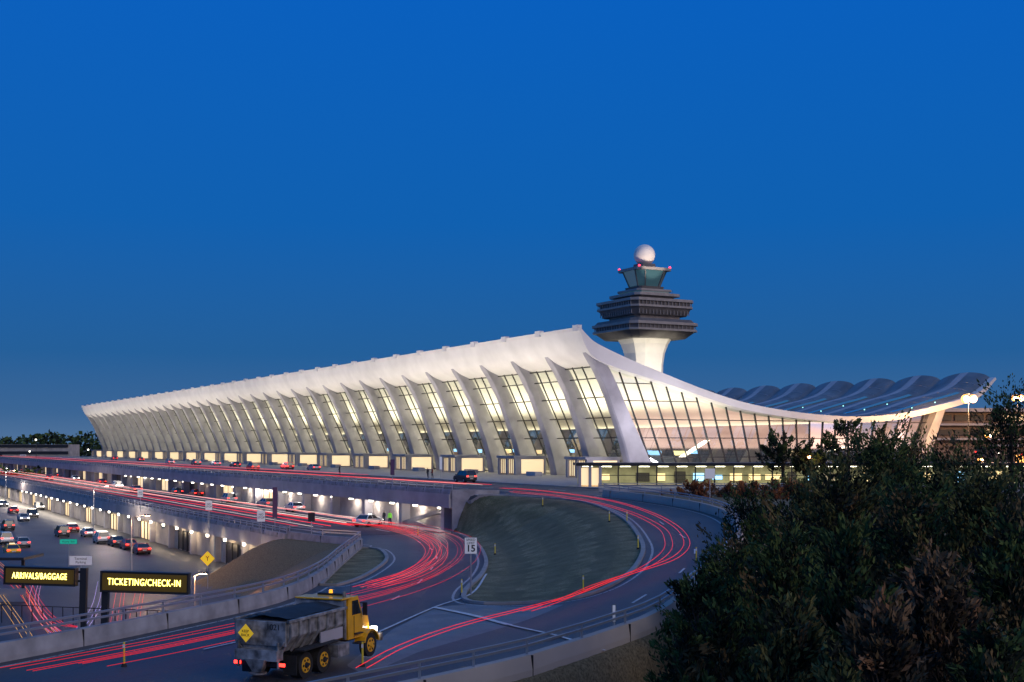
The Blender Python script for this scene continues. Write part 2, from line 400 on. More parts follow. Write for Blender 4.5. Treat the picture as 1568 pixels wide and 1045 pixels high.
g=MB(); g.rings([[tw(t,w,z) for w,z in gl] for t in(1.6,LEN-1.6)],M_glass,cap=False,close=False)
g.rings([[tw(t,w,z) for w,z in((73,0),(79,12.3))] for t in(1.6,LEN-1.6)],M_glass,cap=False,close=False)
g.obj('facade_glass',term)
mu=MB()
def atz(z): return float(np.interp(z,[p[1] for p in gl],[p[0] for p in gl]))
for i in range(NC-1):
    for k in(1,2,3):
        t=1.4+SP*i+SP*k/4
        for q in range(len(gl)-1): mu.beam(tw(t,gl[q][0]-.06,gl[q][1]),tw(t,gl[q+1][0]-.06,gl[q+1][1]),.14,.2,M_mull)
for z in(.3,3.3,6.6,9.9,13.2,16.2,18.0):
    mu.beam(tw(1.6,atz(z)-.1,z),tw(LEN-1.6,atz(z)-.1,z),.2,.16,M_mull)
for z in(.3,3.3,6.6,9.6): mu.beam(tw(1.6,73+z*.487,z),tw(LEN-1.6,73+z*.487,z),.16,.16,M_mull)
for i in range(110):
    t=1.6+i*4.1; mu.beam(tw(t,73,0),tw(t,79,12.3),.14,.14,M_mull)
ge=MB(); NE=24
for t,side in((2.2,1),(LEN-2.2,0)):
    ws=[]
    for i in range(NE+1):
        u=i/NE; wb=13.2+(73-13.2)*u; wt=5.6+(78.4-5.6)*u; ws.append((wb,wt,under(wt)))
    for i in range(NE):
        a0,a1,za=ws[i]; b0,b1,zb=ws[i+1]
        ge.add([tw(t,a0,0),tw(t,b0,0),tw(t,b1,zb),tw(t,a1,za)],[(0,1,2,3)],M_glassE)
    for wb,wt,z in ws: mu.beam(tw(t-.08,wb,0),tw(t-.08,wt,z),.16,.22,M_mull)
    for z in(.3,3.4,6.6,9.6,12.6,15.4):
        seg=[]
        for wb,wt,zt in ws:
            if zt>z: seg.append(tw(t-.1,wb+(wt-wb)*z/zt,z))
            else:
                if len(seg)>1: mu.beam(seg[0],seg[-1],.14,.14,M_mull)
                seg=[]
        if len(seg)>1: mu.beam(seg[0],seg[-1],.14,.14,M_mull)
ge.obj('end_glass',term); mu.obj('window_mullions',term)
fl=MB(); fl.twbox(0,LEN,12,80,-1,.14,M_floor)
ccol=[mat('counter_%d'%i,c,.5,var=.1) for i,c in enumerate([(.4,.3,.2),(.15,.2,.3),(.5,.48,.42),(.25,.12,.08)])]
M_disp=mat('display_glow_blue',(.2,.5,.9),.4,emit=2.2,ecol=(.3,.6,1.)); M_yel=mat('display_glow_yellow',(.9,.8,.3),.4,emit=2.5,ecol=(1,.85,.4))
for i in range(60):
    t=6+i*7.4; w=random.choice([30,38,50,60])
    fl.twbox(t,t+5,w,w+2.5,.14,random.choice([1.2,2.8,3.4]),random.choice(ccol))
    fl.twbox(t+.5,t+4,w-.1,w-.02,3.6,4.4,random.choice([M_disp,M_yel,M_warm]))
for i in range(20):
    fl.twbox(3,3.6,15+i*2.8,16.6+i*2.8,.14,2.2,random.choice(ccol))
fl.obj('interior_floor_and_counters',term)
vb=MB()
for i in range(NC-1):
    t=1.4+SP*(i+.5)
    if i%2==0:
        vb.twbox(t-3.4,t+3.4,3.5,10.5,3.1,3.5,M_conc)
        for s_ in(-3.1,0,3.1): vb.twbox(t+s_-.25,t+s_+.25,3.8,10,.13,3.1,M_conc)
        vb.twbox(t-2.8,t-.3,4.2,4.35,.4,2.9,M_warm); vb.twbox(t+.3,t+2.8,4.2,4.35,.4,2.9,M_warm)
        vb.twbox(t-3.36,t-3.32,5,9.5,.4,2.9,M_warm)
        for q in(-2.2,-1.6,-.9,.9,1.6,2.2): vb.twbox(t+q-.05,t+q+.05,4.1,4.2,.4,2.9,M_mull)
    else:
        vb.twbox(t-1.6,t+1.6,2,3.4,.13,.9,M_conc)
vb.obj('entrance_vestibules',term)

def area(name,loc,target,sx,sy,power,colr,spread=None,up=None,spec=1.):
    l=bpy.data.lights.new(name,'AREA'); l.shape='RECTANGLE'; l.size=sx; l.size_y=sy; l.energy=power; l.color=colr; l.specular_factor=spec
    if spread: l.spread=spread
    o=bpy.data.objects.new(name,l); scene.collection.objects.link(o)
    z=(Vector(loc)-Vector(target)).normalized(); x=Vector((D[0],D[1],0)) if up is None else Vector(up)
    y=z.cross(x).normalized(); x=y.cross(z).normalized()
    o.matrix_world=Matrix((( x.x,y.x,z.x,loc[0]),(x.y,y.y,z.y,loc[1]),(x.z,y.z,z.z,loc[2]),(0,0,0,1))); return o
def point(name,loc,power,colr,rad=.2):
    l=bpy.data.lights.new(name,'POINT'); l.energy=power; l.color=colr; l.shadow_soft_size=rad
    o=bpy.data.objects.new(name,l); o.location=loc; scene.collection.objects.link(o); return o
for k in range(5):
    tcn=LEN*(k+.5)/5; sl=LEN/5-1
    area('facade_floodlight',tw(tcn,-16,.8),tw(tcn,2.,22.5),sl,.8,7600-500*k,(1,.88,.74),spread=math.radians(85),spec=0.)
    area('interior_uplight',tw(tcn,24,4.8),tw(tcn,18,16),sl,6,20000-1500*k,(1,.89,.66))
    area('interior_uplight',tw(tcn,56,4.8),tw(tcn,55,10),sl,5,9000,(1,.86,.58))
area('end_fill_light',tw(-14,30,.8),tw(0,40,12),50,.8,3800,(.95,.92,1),up=(N[0],N[1],0))  # two added fill lights brightening the terminal end; no real fixtures stand here
area('end_fill_light',tw(-14,2,.8),tw(0,8,14),10,.8,1800,(.95,.88,1),up=(N[0],N[1],0))
wl=MB()
for i in range(26):
    t=-41+7*i; wl.twbox(t-.25,t+.25,-43.0,-42.6,-1.75,-1.5,M_lampw)
    if i<13: point('wall_lamp',tw(t,-42.9,-2.0),170,(1,.88,.8))
for i in range(26):
    t=-38+8*i; wl.twbox(t-.2,t+.2,-62.15,-61.9,-5.95,-5.65,M_lampw)
    if i<9: point('wall_lamp',tw(t,-62.8,-6.3),130,(1,.72,.42))
area('canopy_lighting',tw(250,-47,-.3),tw(250,-50,-4),300,1,9000,(1,.86,.72))
area('canopy_lighting',tw(140,-63,-5.2),tw(140,-65,-9),200,1,9000,(1,.85,.66))
wl.obj('wall_lamp_fixtures')

# ------------------------------------------------------------ control tower
tcx,tcy=43.9,425.; PM=4.62
M_bronze=mat('tower_dark_cladding',(.12,.115,.115),.55,var=.2,scale=.4); M_band=mat('tower_grey_band',(.30,.28,.26),.5,var=.15,scale=.5)
M_tglass=mat('tower_cab_glass',(.04,.10,.12),.08,coat=1.,emit=.08,ecol=(.2,.5,.6)); M_radome=mat('radome_panels',(.8,.77,.72),.6,var=.05,scale=.3)
tow=empty('air_traffic_control_tower')
def tier(mb,y0,y1,w0,w1,m,ch=.12):
    rs=[]
    for y,wpx in((y0,w0),(y1,w1)):
        a_=wpx/PM/1.352/2; c=a_*(1-2*ch); z=E+(HY-y)/PM
        q=[(a_,-c),(a_,c),(c,a_),(-c,a_),(-a_,c),(-a_,-c),(-c,-a_),(c,-a_)]
        rs.append([(tcx+x*D[0]+yy*N[0],tcy+x*D[1]+yy*N[1],z) for x,yy in q])
    mb.rings(rs,m)
s_=MB(); tier(s_,720,560,66,66,M_white,.2); tier(s_,560,542,66,72,M_white,.2); tier(s_,542,528,72,84,M_white,.2); tier(s_,528,516,84,102,M_white,.2)
s_.obj('shaft',tow)
s_=MB()
for y0,y1,w0,w1,m in[(521,511,128,158,M_bronze),(511,508,166,166,M_band),(508,502,156,158,M_bronze),(502,498,168,168,M_band),(498,493,160,150,M_bronze),(493,487,112,112,M_band),
    (487,476,132,146,M_bronze),(476,473,152,152,M_band),(473,467,143,145,M_bronze),(467,463,154,154,M_band),(463,457,92,92,M_bronze),(457,453,112,112,M_band),(453,449,80,80,M_tglass),(449,446,86,86,M_band),(446,441,58,62,M_bronze),
    (417,413,84,84,M_band),(413,405,38,34,M_bronze)]:
    tier(s_,y0,y1,w0,w1,m,.08)
for y0,y1,wd in((508,502,160),(473,467,148),(486,477,140)):
    h_=wd/PM/1.352/2; za=E+(HY-y0)/PM; zb_=E+(HY-y1)/PM
    for k in range(15):
        q=-h_*.84+2*h_*.84*k/14
        for sgn in(-1,1):
            for (xx,yy) in((sgn*h_,q),(q,sgn*h_)):
                s_.box((tcx+xx*D[0]+yy*N[0],tcy+xx*D[1]+yy*N[1],(za+zb_)/2),(.22,.22,zb_-za),M_band)
s_.obj('equipment_decks',tow)
s_=MB(); tier(s_,441,417,52,76,M_tglass,.2)
for a_,c_ in((.5,.3),(.5,-.3),(-.5,.3),(-.5,-.3),(.3,.5),(-.3,.5),(.3,-.5),(-.3,-.5)):
    p=[]
    for y,wpx in((441,53),(417,77)):
        q=wpx/PM/1.352; p.append((tcx+a_*q*D[0]+c_*q*N[0],tcy+a_*q*D[1]+c_*q*N[1],E+(HY-y)/PM))
    s_.beam(p[0],p[1],.35,.35,M_bronze)
s_.obj('control_cab',tow)
s_=MB(); s_.sphere((tcx,tcy,E+(HY-391)/PM),3.55,M_radome,24,14); s_.obj('radome',tow,smooth=True)
s_=MB(); z=E+(HY-412)/PM
for a_,c_ in((1,1),(1,-1),(-1,1),(-1,-1)):
    q=6.0; s_.sphere((tcx+a_*q*D[0]+c_*q*N[0],tcy+a_*q*D[1]+c_*q*N[1],z),.42,M_red,8,6)
s_.sphere((tcx-2,tcy-3,z+.3),.4,M_red,8,6)
for k in range(12):
    x_=random.uniform(-9,9); s_.cyl((tcx+x_,tcy-4,E+(HY-463)/PM),(tcx+x_,tcy-4,E+(HY-random.uniform(447,455))/PM),.07,.05,M_bronze,5)
s_.obj('obstruction_lamps_and_aerials',tow)
def spot(name,loc,tgt,power,colr,ang):
    l=bpy.data.lights.new(name,'SPOT'); l.energy=power; l.color=colr; l.spot_size=math.radians(ang); l.spot_blend=.6; l.shadow_soft_size=.4
    o=bpy.data.objects.new(name,l); scene.collection.objects.link(o); o.location=loc
    o.rotation_euler=(Vector(tgt)-Vector(loc)).to_track_quat('-Z','Y').to_euler(); return o
spot('tower_floodlight',(tcx+4,tcy-26,14),(tcx,tcy,38),50000,(1,.90,.68),50)
spot('tower_floodlight',(tcx+9,tcy-24,52),(tcx,tcy,68.5),28000,(1,.80,.66),26)

# background airfield buildings at right
ab=MB(); M_bw=mat('terminal_annex_wall',(.20,.15,.13),.8,var=.2,scale=.2)
ab.box((150,330,6.5),(90,20,15),M_bw); ab.box((150,319,14.2),(94,3,.9),M_conc); ab.box((150,319,10.6),(92,1.6,.5),M_conc); ab.box((150,319,7.),(92,1.6,.5),M_conc)
for i in range(22):
    for z in(8.7,12.3):
        ab.box((108+4*i,319.6,z),(3.2,.3,1.4),M_dark if random.random()<.8 else M_warm)
ab.box((118,285,2.6),(26,12,5.),M_bw); ab.box((118,278.8,5.4),(28,1.4,.6),M_conc); ab.box((140,270,1.4),(16,8,3.6),M_conc)
for i in range(8): ab.box((107.5+3*i,278.9,2.5),(2.0,.15,1.6),M_orange if i in(1,2,5) else M_dark)
for x in(101,109,126,134): ab.box((x,262,.7),(5.2,2.2,2.),random.choice([M_conc,M_dark,M_wall])); ab.box((x+3,262,.2),(1.2,2,1.2),M_dark)
for x in range(100,150,5): ab.sphere((x,276.5,3.2+random.random()),.16,M_lampw if x%2 else M_tail,6,4)
ab.obj('airport_annex_building')
def mast(u,v,Y,zb=-1.,power=2500,rr=.30):
    X=(u-CX)/FL*Y; z=E+(HY-v)/FL*Y; m_=MB()
    m_.cyl((X,Y,zb),(X,Y,z),.12,.08,M_dark,8); m_.box((X,Y,z+rr+.1),(1.6,.3,.12),M_dark)
    for dx in(-.55*rr/.6,.55*rr/.6): m_.sphere((X+dx,Y-.35,z),rr,M_orange,10,8); m_.sphere((X+dx,Y-.35-rr*.7,z),rr*.62,M_core,8,6)
    m_.obj('apron_light_mast'); point('mast_lamp',(X,Y-1.9,z-.7),power,(1,.55,.22),.4)
mast(1483,611,226,power=22000,rr=.75); mast(1558,610,300,power=12000,rr=.8); mast(1512,668,258,power=3500,rr=.4); mast(1240,700,150,power=150,rr=.2); mast(1500,704,150,power=200,rr=.2)

# ------------------------------------------------------------ glass walkway pavilion
wk=empty('glass_walkway'); k=MB(); y0=163.;x0,x1=8.6,82.
k.box(((x0+x1)/2,y0+2.6,2.95),(x1-x0+1,6.4,.35),M_dark); k.box(((x0+x1)/2,y0+2.6,-.6),(x1-x0,5.6,1.8),M_wall)
for q in(0,1.3,2.6): k.box((x0+q,y0-.3,1.3),(.35,.5,2.9),M_conc)
k.box((x0+.65,y0-.15,1.3),(.9,.1,2.4),M_warm); k.box((x0+1.95,y0-.15,1.3),(.9,.1,2.4),M_warm)
nb=int((x1-x0)/2.45)
for i in range(nb+1): k.box((x0+i*2.45,y0,1.5),(.16,.2,2.7),M_mull)
k.box(((x0+x1)/2,y0-.02,1.55),(x1-x0,.1,.1),M_mull); k.box(((x0+x1)/2,y0-.03,.32),(x1-x0,.16,.14),M_mull)
for i in range(nb):
    x=x0+1.2+i*2.45
    k.box((x,y0+3.2,2.62),(1.3,.3,.06),M_lampw)
    if random.random()<.85: k.box((x,y0+5.3,1.2),(random.uniform(.8,2.2),.1,random.uniform(.5,1.5)),random.choice([M_warm,M_dark,M_disp,M_wall,M_yel]))
k.box(((x0+x1)/2,y0+5.45,1.4),(x1-x0,.1,2.7),mat('walkway_back_wall',(.26,.27,.19),.7,var=.4,scale=.5))
k.obj('frame_and_fitout',wk)
k=MB(); k.add([(x0,y0+.05,.3),(x1,y0+.05,.3),(x1,y0+.05,2.8),(x0,y0+.05,2.8)],[(0,1,2,3)],M_glass); k.obj('glass',wk)
area('walkway_ceiling_light',((x0+x1)/2,y0+2.6,2.7),((x0+x1)/2,y0+2.6,0),x1-x0-2,1.5,2800,(1,.87,.58),up=(1,0,0))
barrier('verge_parapet',[(10+2.4*i,148-.15*i,-.1) for i in range(28)],h=.5)

# ------------------------------------------------------------ vehicles
def paint(c): return mat('car_paint_%d_%d_%d'%tuple(int(x*100) for x in c),c,.3,metal=.2,coat=.8)
M_hub=mat('alloy_hub',(.45,.45,.47),.35,metal=.8)
def car(name,pos,yaw,c,kind='sedan',lights=True,s=.95,taxi=False):
    m=MB(); P=paint(c)
    if kind=='sedan':
        body=[(-2.25,.35),(-2.3,.75),(-2.2,.98),(-1.5,1.02),(.95,.98),(1.9,.86),(2.22,.68),(2.28,.35),(1.85,.3),(1.7,.55),(1.4,.68),(1.1,.55),(.95,.26),(-.95,.26),(-1.1,.55),(-1.4,.68),(-1.7,.55),(-1.85,.3)]
        base=(-1.75,1.15); topx=(-1.05,.3); z0,z1=.98,1.45
    else:
        body=[(-2.3,.4),(-2.35,.8),(-2.28,1.12),(1.0,1.1),(2.05,1.0),(2.3,.8),(2.34,.4),(1.9,.35),(1.75,.62),(1.42,.75),(1.1,.62),(.95,.3),(-.95,.3),(-1.1,.62),(-1.42,.75),(-1.75,.62),(-1.9,.35)]
        base=(-2.25,1.3); topx=(-2.0,.6); z0,z1=1.1,1.78
    m.profile(body,-.9,.9,P)
    b0,b1=.84,.64
    q=[(base[0],-b0,z0),(base[1],-b0,z0),(base[1],b0,z0),(base[0],b0,z0)]; r_=[(topx[0],-b1,z1),(topx[1],-b1,z1),(topx[1],b1,z1),(topx[0],b1,z1)]
    m.rings([q,r_],M_carglass)
    m.box(((topx[0]+topx[1])/2,0,z1+.02),(topx[1]-topx[0]+.1,2*b1+.08,.07),P)
    if taxi: m.box(((topx[0]+topx[1])/2,0,z1+.14),(.25,.7,.16),M_warm)
    for i in range(4): m.beam(q[i],r_[i],.09,.09,P)
    for sy in(-1,1): m.beam(((base[0]+base[1])/2,sy*b0,z0),((topx[0]+topx[1])/2,sy*b1,z1),.08,.06,P); m.box((base[1]-.15,sy*1.0,z0+.08),(.15,.22,.14),P)
    for x in(-1.4,1.4):
        for sy in(-1,1):
            m.cyl((x,sy*.68,.34),(x,sy*.92,.34),.34,.34,M_rubber,14); m.cyl((x,sy*.9,.34),(x,sy*.935,.34),.2,.18,M_hub,8)
    m.box((0,0,.36),(4.2,1.6,.2),M_dark)
    zt=.82 if kind=='sedan' else .98
    for sy in(-1,1):
        m.box((-2.28,sy*.68,zt),(.1,.36,.16),M_tail if lights else M_dark); m.box((2.22,sy*.66,zt-.12),(.12,.36,.15),M_head if lights else M_hub)
    m.box((-2.33,0,.62),(.04,.5,.14),M_line); m.box((-2.3,0,.45),(.12,1.7,.14),M_dark); m.box((2.3,0,.45),(.1,1.6,.16),M_dark)
    return m.obj(name,mw=Matrix.Translation(pos)@Matrix.Rotation(yaw,4,'Z')@Matrix.Scale(s,4),bevel=.04)
W_=(.7,.7,.7);K_=(.02,.02,.025);S_=(.35,.37,.4);R_=(.45,.02,.02);Bl=(.03,.06,.2);G_=(.12,.12,.13);Yl=(.8,.5,.02)
PI=math.pi
for u,v,c,kd,rv in[(155,832,W_,'suv',0),(178,836,G_,'sedan',0),(197,841,R_,'sedan',0),(216,848,R_,'sedan',0),(18,850,Yl,'sedan',0),(8,833,W_,'suv',0),(50,793,K_,'suv',PI),(36,798,S_,'sedan',PI),(60,781,S_,'suv',PI),(34,838,S_,'sedan',0),(20,786,R_,'sedan',0),(75,773,W_,'sedan',PI),(12,812,K_,'suv',0),(92,766,K_,'suv',PI),(5,776,G_,'sedan',PI),(110,815,R_,'sedan',0),(95,822,K_,'suv',0),(135,822,W_,'sedan',0)]:
    car('taxi' if c==Yl else 'car',level_at(u,v,-8.8),YAW+rv,c,kd,taxi=c==Yl)
for u,v,c,kd,rv in[(208,754,R_,'sedan',0),(270,758,G_,'sedan',0),(300,761,R_,'sedan',0),(350,771,S_,'suv',0),(408,777,S_,'sedan',.1),(451,784,W_,'sedan',0),(564,806,W_,'sedan',-.9),(180,749,W_,'suv',PI),(155,742,R_,'sedan',0),(235,747,K_,'suv',0),(115,736,W_,'sedan',PI),(90,731,K_,'sedan',0),(60,727,W_,'sedan',PI),(35,723,R_,'sedan',0),(130,733,S_,'suv',0),(320,755,W_,'sedan',PI),(375,764,K_,'sedan',0),(12,720,W_,'sedan',PI),(195,741,Bl,'sedan',0),(75,735,R_,'sedan',0)]:
    car('car',level_at(u,v,-4.2),YAW+rv,c,kd)
for u,v,c,kd in[(387,721,R_,'suv'),(440,720,R_,'suv'),(712,739,K_,'suv'),(260,711,W_,'sedan'),(300,713,G_,'suv'),(330,714,W_,'sedan'),(215,707,R_,'sedan'),(480,721,S_,'sedan'),(175,705,R_,'sedan'),(360,716,K_,'sedan')]:
    car('car',level_at(u,v,-.02),YAW,c,kd)

# dump truck with spreader
tr=empty('dump_truck'); M_ty=mat('truck_yellow_paint',(.85,.44,.015),.4,coat=.4,var=.12,scale=1.5); M_steel=mat('weathered_steel',(.18,.185,.19),.65,metal=.35,col2=(.46,.46,.46),var=.5,scale=2.6,bump=.1)
M_tarp=mat('black_tarp',(.015,.015,.018),.7,var=.3,scale=3,bump=.3)
m=MB()
for sy in(-.42,.42): m.box((2.3,sy,.85),(7.6,.1,.24),M_dark)
def wheel(x,y,dual,r_=.52):
    s=1 if y>0 else -1
    m.cyl((x,y-s*(.5 if dual else .28),r_),(x,y,r_),r_,r_,M_rubber,24); m.cyl((x,y-.0*s,r_),(x,y+s*.02,r_),.31,.3,M_ty,18,)
    m.cyl((x,y+s*.01,r_),(x,y+s*.09,r_),.13,.1,M_dark if dual else M_ty,10)
    for k in range(6):
        a_=k*math.pi/3; m.cyl((x+.21*math.cos(a_),y+s*.02,r_+.21*math.sin(a_)),(x+.21*math.cos(a_),y+s*.035,r_+.21*math.sin(a_)),.05,.05,M_rubber,8)
for x in(0,1.35):
    for y in(-1.2,1.2): wheel(x,y,True)
for y in(-1.15,1.15): wheel(5.25,y,False,.5)
for x in(0,1.35): m.cyl((x,-1,.52),(x,1,.52),.1,.1,M_dark,8)
m.obj('chassis_and_wheels',tr,bevel=.0)
m=MB()
xs=(-1.25,3.0)
def ring(x,o=0): return [(x,-.75-o,1.15-o),(x,-1.2-o,1.75),(x,-1.2-o,2.35),(x,1.2+o,2.35),(x,1.2+o,1.75),(x,.75+o,1.15-o)]
m.rings([ring(xs[0]),ring(xs[1])],M_steel)
for i in range(7):
    x=xs[0]+.1+i*(xs[1]-xs[0]-.2)/6
    for sy in(-1,1): m.box((x,sy*1.25,2.05),(.09,.1,.62),M_steel); m.beam((x,sy*1.25,1.75),(x,sy*.82,1.12),.09,.09,M_steel)
for sy in(-1,1): m.box(((xs[0]+xs[1])/2,sy*1.24,2.38),(xs[1]-xs[0]+.1,.14,.12),M_steel)
m.box((xs[0]-.05,0,1.9),(.1,2.3,.95),M_steel); m.box((xs[1]+.05,0,2.1),(.1,2.4,1.1),M_steel)
m.box((xs[1]+.35,0,2.72),(.9,2.3,.07),M_ty)
m.obj('dump_body',tr,bevel=.02)
m=MB(); vs=[];fs=[]
for i in range(13):
    for j in range(7):
        x=xs[0]+.1+i*(4.0/12); y=-1.1+j*2.2/6; vs.append((x,y,2.42+.16*math.cos(y*1.3)+random.uniform(-.03,.03)))
for i in range(12):
    for j in range(6): fs.append((i*7+j,(i+1)*7+j,(i+1)*7+j+1,i*7+j+1))
m.add(vs,fs,M_tarp); m.obj('tarp',tr,smooth=True)
m=MB()
m.box((-1.45,0,1.1),(.45,1.9,.4),M_steel); m.rings([[(-1.75,-.45,.95),(-1.3,-.45,.95),(-1.3,.45,.95),(-1.75,.45,.95)],[(-1.62,-.2,.45),(-1.4,-.2,.45),(-1.4,.2,.45),(-1.62,.2,.45)]],M_steel)
m.cyl((-1.5,0,.36),(-1.5,0,.42),.34,.34,M_steel,16); m.box((-1.35,0,.72),(.12,2.3,.16),M_dark)
m.cyl((-1.5,-.9,.6),(-1.5,-.9,1.6),.05,.05,M_steel,8); m.cyl((-1.5,.9,.6),(-1.5,.9,1.6),.05,.05,M_steel,8)
for sy in(-1,1):
    m.box((-.75,sy*.95,.62),(.04,.6,.75),M_rubber); m.box((-1.42,sy*1.0,.74),(.05,.3,.12),M_tail)
    m.beam((-1.38,sy*.6,1.0),(-1.38,sy*1.1,1.6),.07,.07,M_steel)
m.box((2.4,-1.25,.75),(.9,.5,.5),M_steel); m.cyl((3.0,1.1,.8),(3.9,1.1,.8),.28,.28,M_steel,14); m.box((1.9,-1.22,1.42),(1.7,.06,.45),M_conc)
m.box((.7,-1.3,1.2),(2.7,.5,.05),M_rubber)
d=.36
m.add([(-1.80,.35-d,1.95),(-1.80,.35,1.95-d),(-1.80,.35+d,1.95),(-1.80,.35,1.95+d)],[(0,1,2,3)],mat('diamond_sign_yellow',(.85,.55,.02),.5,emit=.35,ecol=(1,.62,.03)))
m.beam((-1.30,.35,1.95),(-1.78,.35,1.95),.06,.06,M_steel)
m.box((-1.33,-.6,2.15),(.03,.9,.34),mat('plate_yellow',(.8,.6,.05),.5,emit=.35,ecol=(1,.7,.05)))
m.obj('spreader_and_rear_fittings',tr,bevel=0)
m=MB()
m.profile([(3.55,.95),(3.5,1.85),(3.58,2.68),(4.35,2.72),(4.72,1.95),(4.75,.95)],-1.05,1.05,M_ty)
for sy in(-1,1):
    m.add([(3.85,sy*1.06,1.95),(4.6,sy*1.06,1.95),(4.33,sy*1.06,2.55),(3.85,sy*1.06,2.55)],[(0,1,2,3)],M_carglass)
    m.box((4.55,sy*1.28,2.15),(.06,.2,.55),M_dark); m.beam((4.5,sy*1.05,2.4),(4.55,sy*1.28,2.4),.03,.03,M_dark)
    m.box((4.25,sy*1.1,1.15),(.5,.25,.05),M_dark); m.box((4.25,sy*1.12,.75),(.5,.3,.05),M_dark); m.box((4.0,sy*1.065,1.45),(.02,.02,.9),M_dark)
m.add([(3.49,-.7,2.0),(3.49,.7,2.0),(3.56,.7,2.5),(3.56,-.7,2.5)],[(0,1,2,3)],M_carglass)
m.add([(4.74,-.95,1.98),(4.74,.95,1.98),(4.42,.9,2.62),(4.42,-.9,2.62)],[(0,1,2,3)],M_carglass)
m.rings([[(4.74,-.85,.95),(4.74,.85,.95),(4.74,.8,1.9),(4.74,-.8,1.9)],[(6.1,-.62,1.0),(6.1,.62,1.0),(6.1,.55,1.62),(6.1,-.55,1.62)]],M_ty)
m.box((6.13,0,1.3),(.06,1.0,.58),M_hub); m.box((6.25,0,.7),(.18,2.3,.32),M_steel)
for sy in(-1,1):
    arc=[(5.25+.68*math.cos(a_),.52+.68*math.sin(a_)) for a_ in np.linspace(.15,math.pi*.92,9)]; n_=len(arc)
    vsf=[(x,sy*.72,z) for x,z in arc]+[(x,sy*1.22,z) for x,z in arc]; m.add(vsf,[(i,i+1,n_+i+1,n_+i) for i in range(n_-1)],M_ty)
    arc2=[(5.25+.60*math.cos(a_),.52+.60*math.sin(a_)) for a_ in np.linspace(.15,math.pi*.92,9)]
    m.add([(x,sy*1.22,z) for x,z in arc]+[(x,sy*1.22,z) for x,z in arc2],[(i,i+1,n_+i+1,n_+i) for i in range(n_-1)],M_ty)
    m.box((6.05,sy*.85,1.05),(.2,.25,.22),M_head)
m.cyl((3.4,-.95,1.),(3.4,-.95,3.0),.08,.08,M_steel,10); m.box((3.95,0,2.79),(.3,1.2,.1),M_dark); m.cyl((3.9,0,2.8),(3.9,0,2.98),.09,.07,mat('amber_beacon',(1,.4,.02),.3,emit=1.5),10)
m.cyl((4.3,-.7,2.7),(4.3,-.75,3.3),.012,.008,M_dark,5)
m.obj('cab_and_hood',tr,bevel=.03)
th=math.atan2(.92,.39); rw=ground_at(468,1041)
cen=Vector(rw)+Vector((-math.sin(th),math.cos(th),0))*1.1
tr.matrix_world=Matrix.Translation((cen.x,cen.y,float(Nz(cen.x,cen.y))+.02))@Matrix.Rotation(th,4,'Z')@Matrix.Rotation(-.012,4,'Y')@Matrix.Scale(.93,4)
text('1021',.32,(-1.36,-.6,2.15),(math.pi/2,0,-math.pi/2),M_dark,tr,'fleet_number')
text('KEEP\nBACK',.15,(-1.83,.35,1.95),(math.pi/2,0,-math.pi/2),M_dark,tr,'diamond_text')

# ------------------------------------------------------------ signs
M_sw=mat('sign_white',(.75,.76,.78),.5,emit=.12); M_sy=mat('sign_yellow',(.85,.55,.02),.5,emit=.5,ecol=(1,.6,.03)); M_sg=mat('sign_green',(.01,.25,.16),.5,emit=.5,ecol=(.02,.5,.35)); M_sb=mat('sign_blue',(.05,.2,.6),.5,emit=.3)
def sign(name,base,h,w,hh,m,txt=None,ts=.2,diamond=False,yaw=0.):
    s=MB(); s.cyl((0,0,-.3),(0,0,h),.045,.045,M_rail,8)
    Rm=Matrix.Rotation(math.pi/4,3,'Y') if diamond else None
    s.box((0,-.07,h-hh/2),(w,.03,hh),m,Rm)
    s.box((0,-.045,h-hh/2),(w+.03,.02,hh+.03),M_dark,Rm)
    o=s.obj(name,mw=Matrix.Translation(base)@Matrix.Rotation(yaw,4,'Z'))
    if txt: text(txt,ts,(0,-.095,h-hh/2),(math.pi/2,0,0),M_dark,o,'sign_text')
    return o
s15=sign('speed_limit_sign',ground_at(721,912),3.4,.72,.95,M_sw,None)
text('SPEED\nLIMIT',.2,(0,-.095,3.17),(math.pi/2,0,0),M_dark,s15); text('15',.55,(0,-.095,2.75),(math.pi/2,0,0),M_dark,s15,bold=.012)
sign('warning_sign',level_at(318,905,-8.6),3.6,1.0,1.0,M_sy,'Y',.7,diamond=True)
sign('directional_sign',level_at(105,868,-8.8),3.2,2.0,.55,M_sg,'Hourly  Exit',.3)
sign('directional_sign',level_at(124,905,-8.8),3.4,2.2,.9,M_sw,'Terminal\nParking',.34)
for u,v,z in((400,822,-4.2),(320,800,-4.2),(215,775,-4.2)): sign('regulatory_sign',level_at(u,v+6,z) ,3.0,.8,1.1,M_sw,'NO\nSTOP',.3)
M_ban=mat('banner_purple',(.10,.05,.12),.7)
sign('banner_sign',level_at(421,812,-4.2),4.8,.5,3.4,M_ban)
sign('banner_sign',level_at(675,735,0.),3.6,.4,2.0,M_sw); sign('no_entry_sign',level_at(477,820,-4.2),2.4,.7,.9,M_dark)
sign('regulatory_sign',ground_at(1087,770),3.4,1.0,1.0,M_sw); sign('banner_sign',level_at(601,745,0.),3.5,.5,2,M_ban)
M_del=mat('delineator_yellow',(.75,.6,.05),.5)
for u,v in((190,1022),(555,1022),(893,908),(977,842),(758,850),(831,776),(960,800),(707,912),(933,800),(1066,862),(640,820)):
    g_=ground_at(u,v); s=MB(); s.cyl((0,0,0),(0,0,.12),.12,.08,M_rubber,10); s.cyl((0,0,.1),(0,0,.95),.045,.04,M_del,8); s.box((0,-.05,.8),(.08,.01,.15),M_line)
    s.obj('delineator_post',mw=Matrix.Translation(g_))
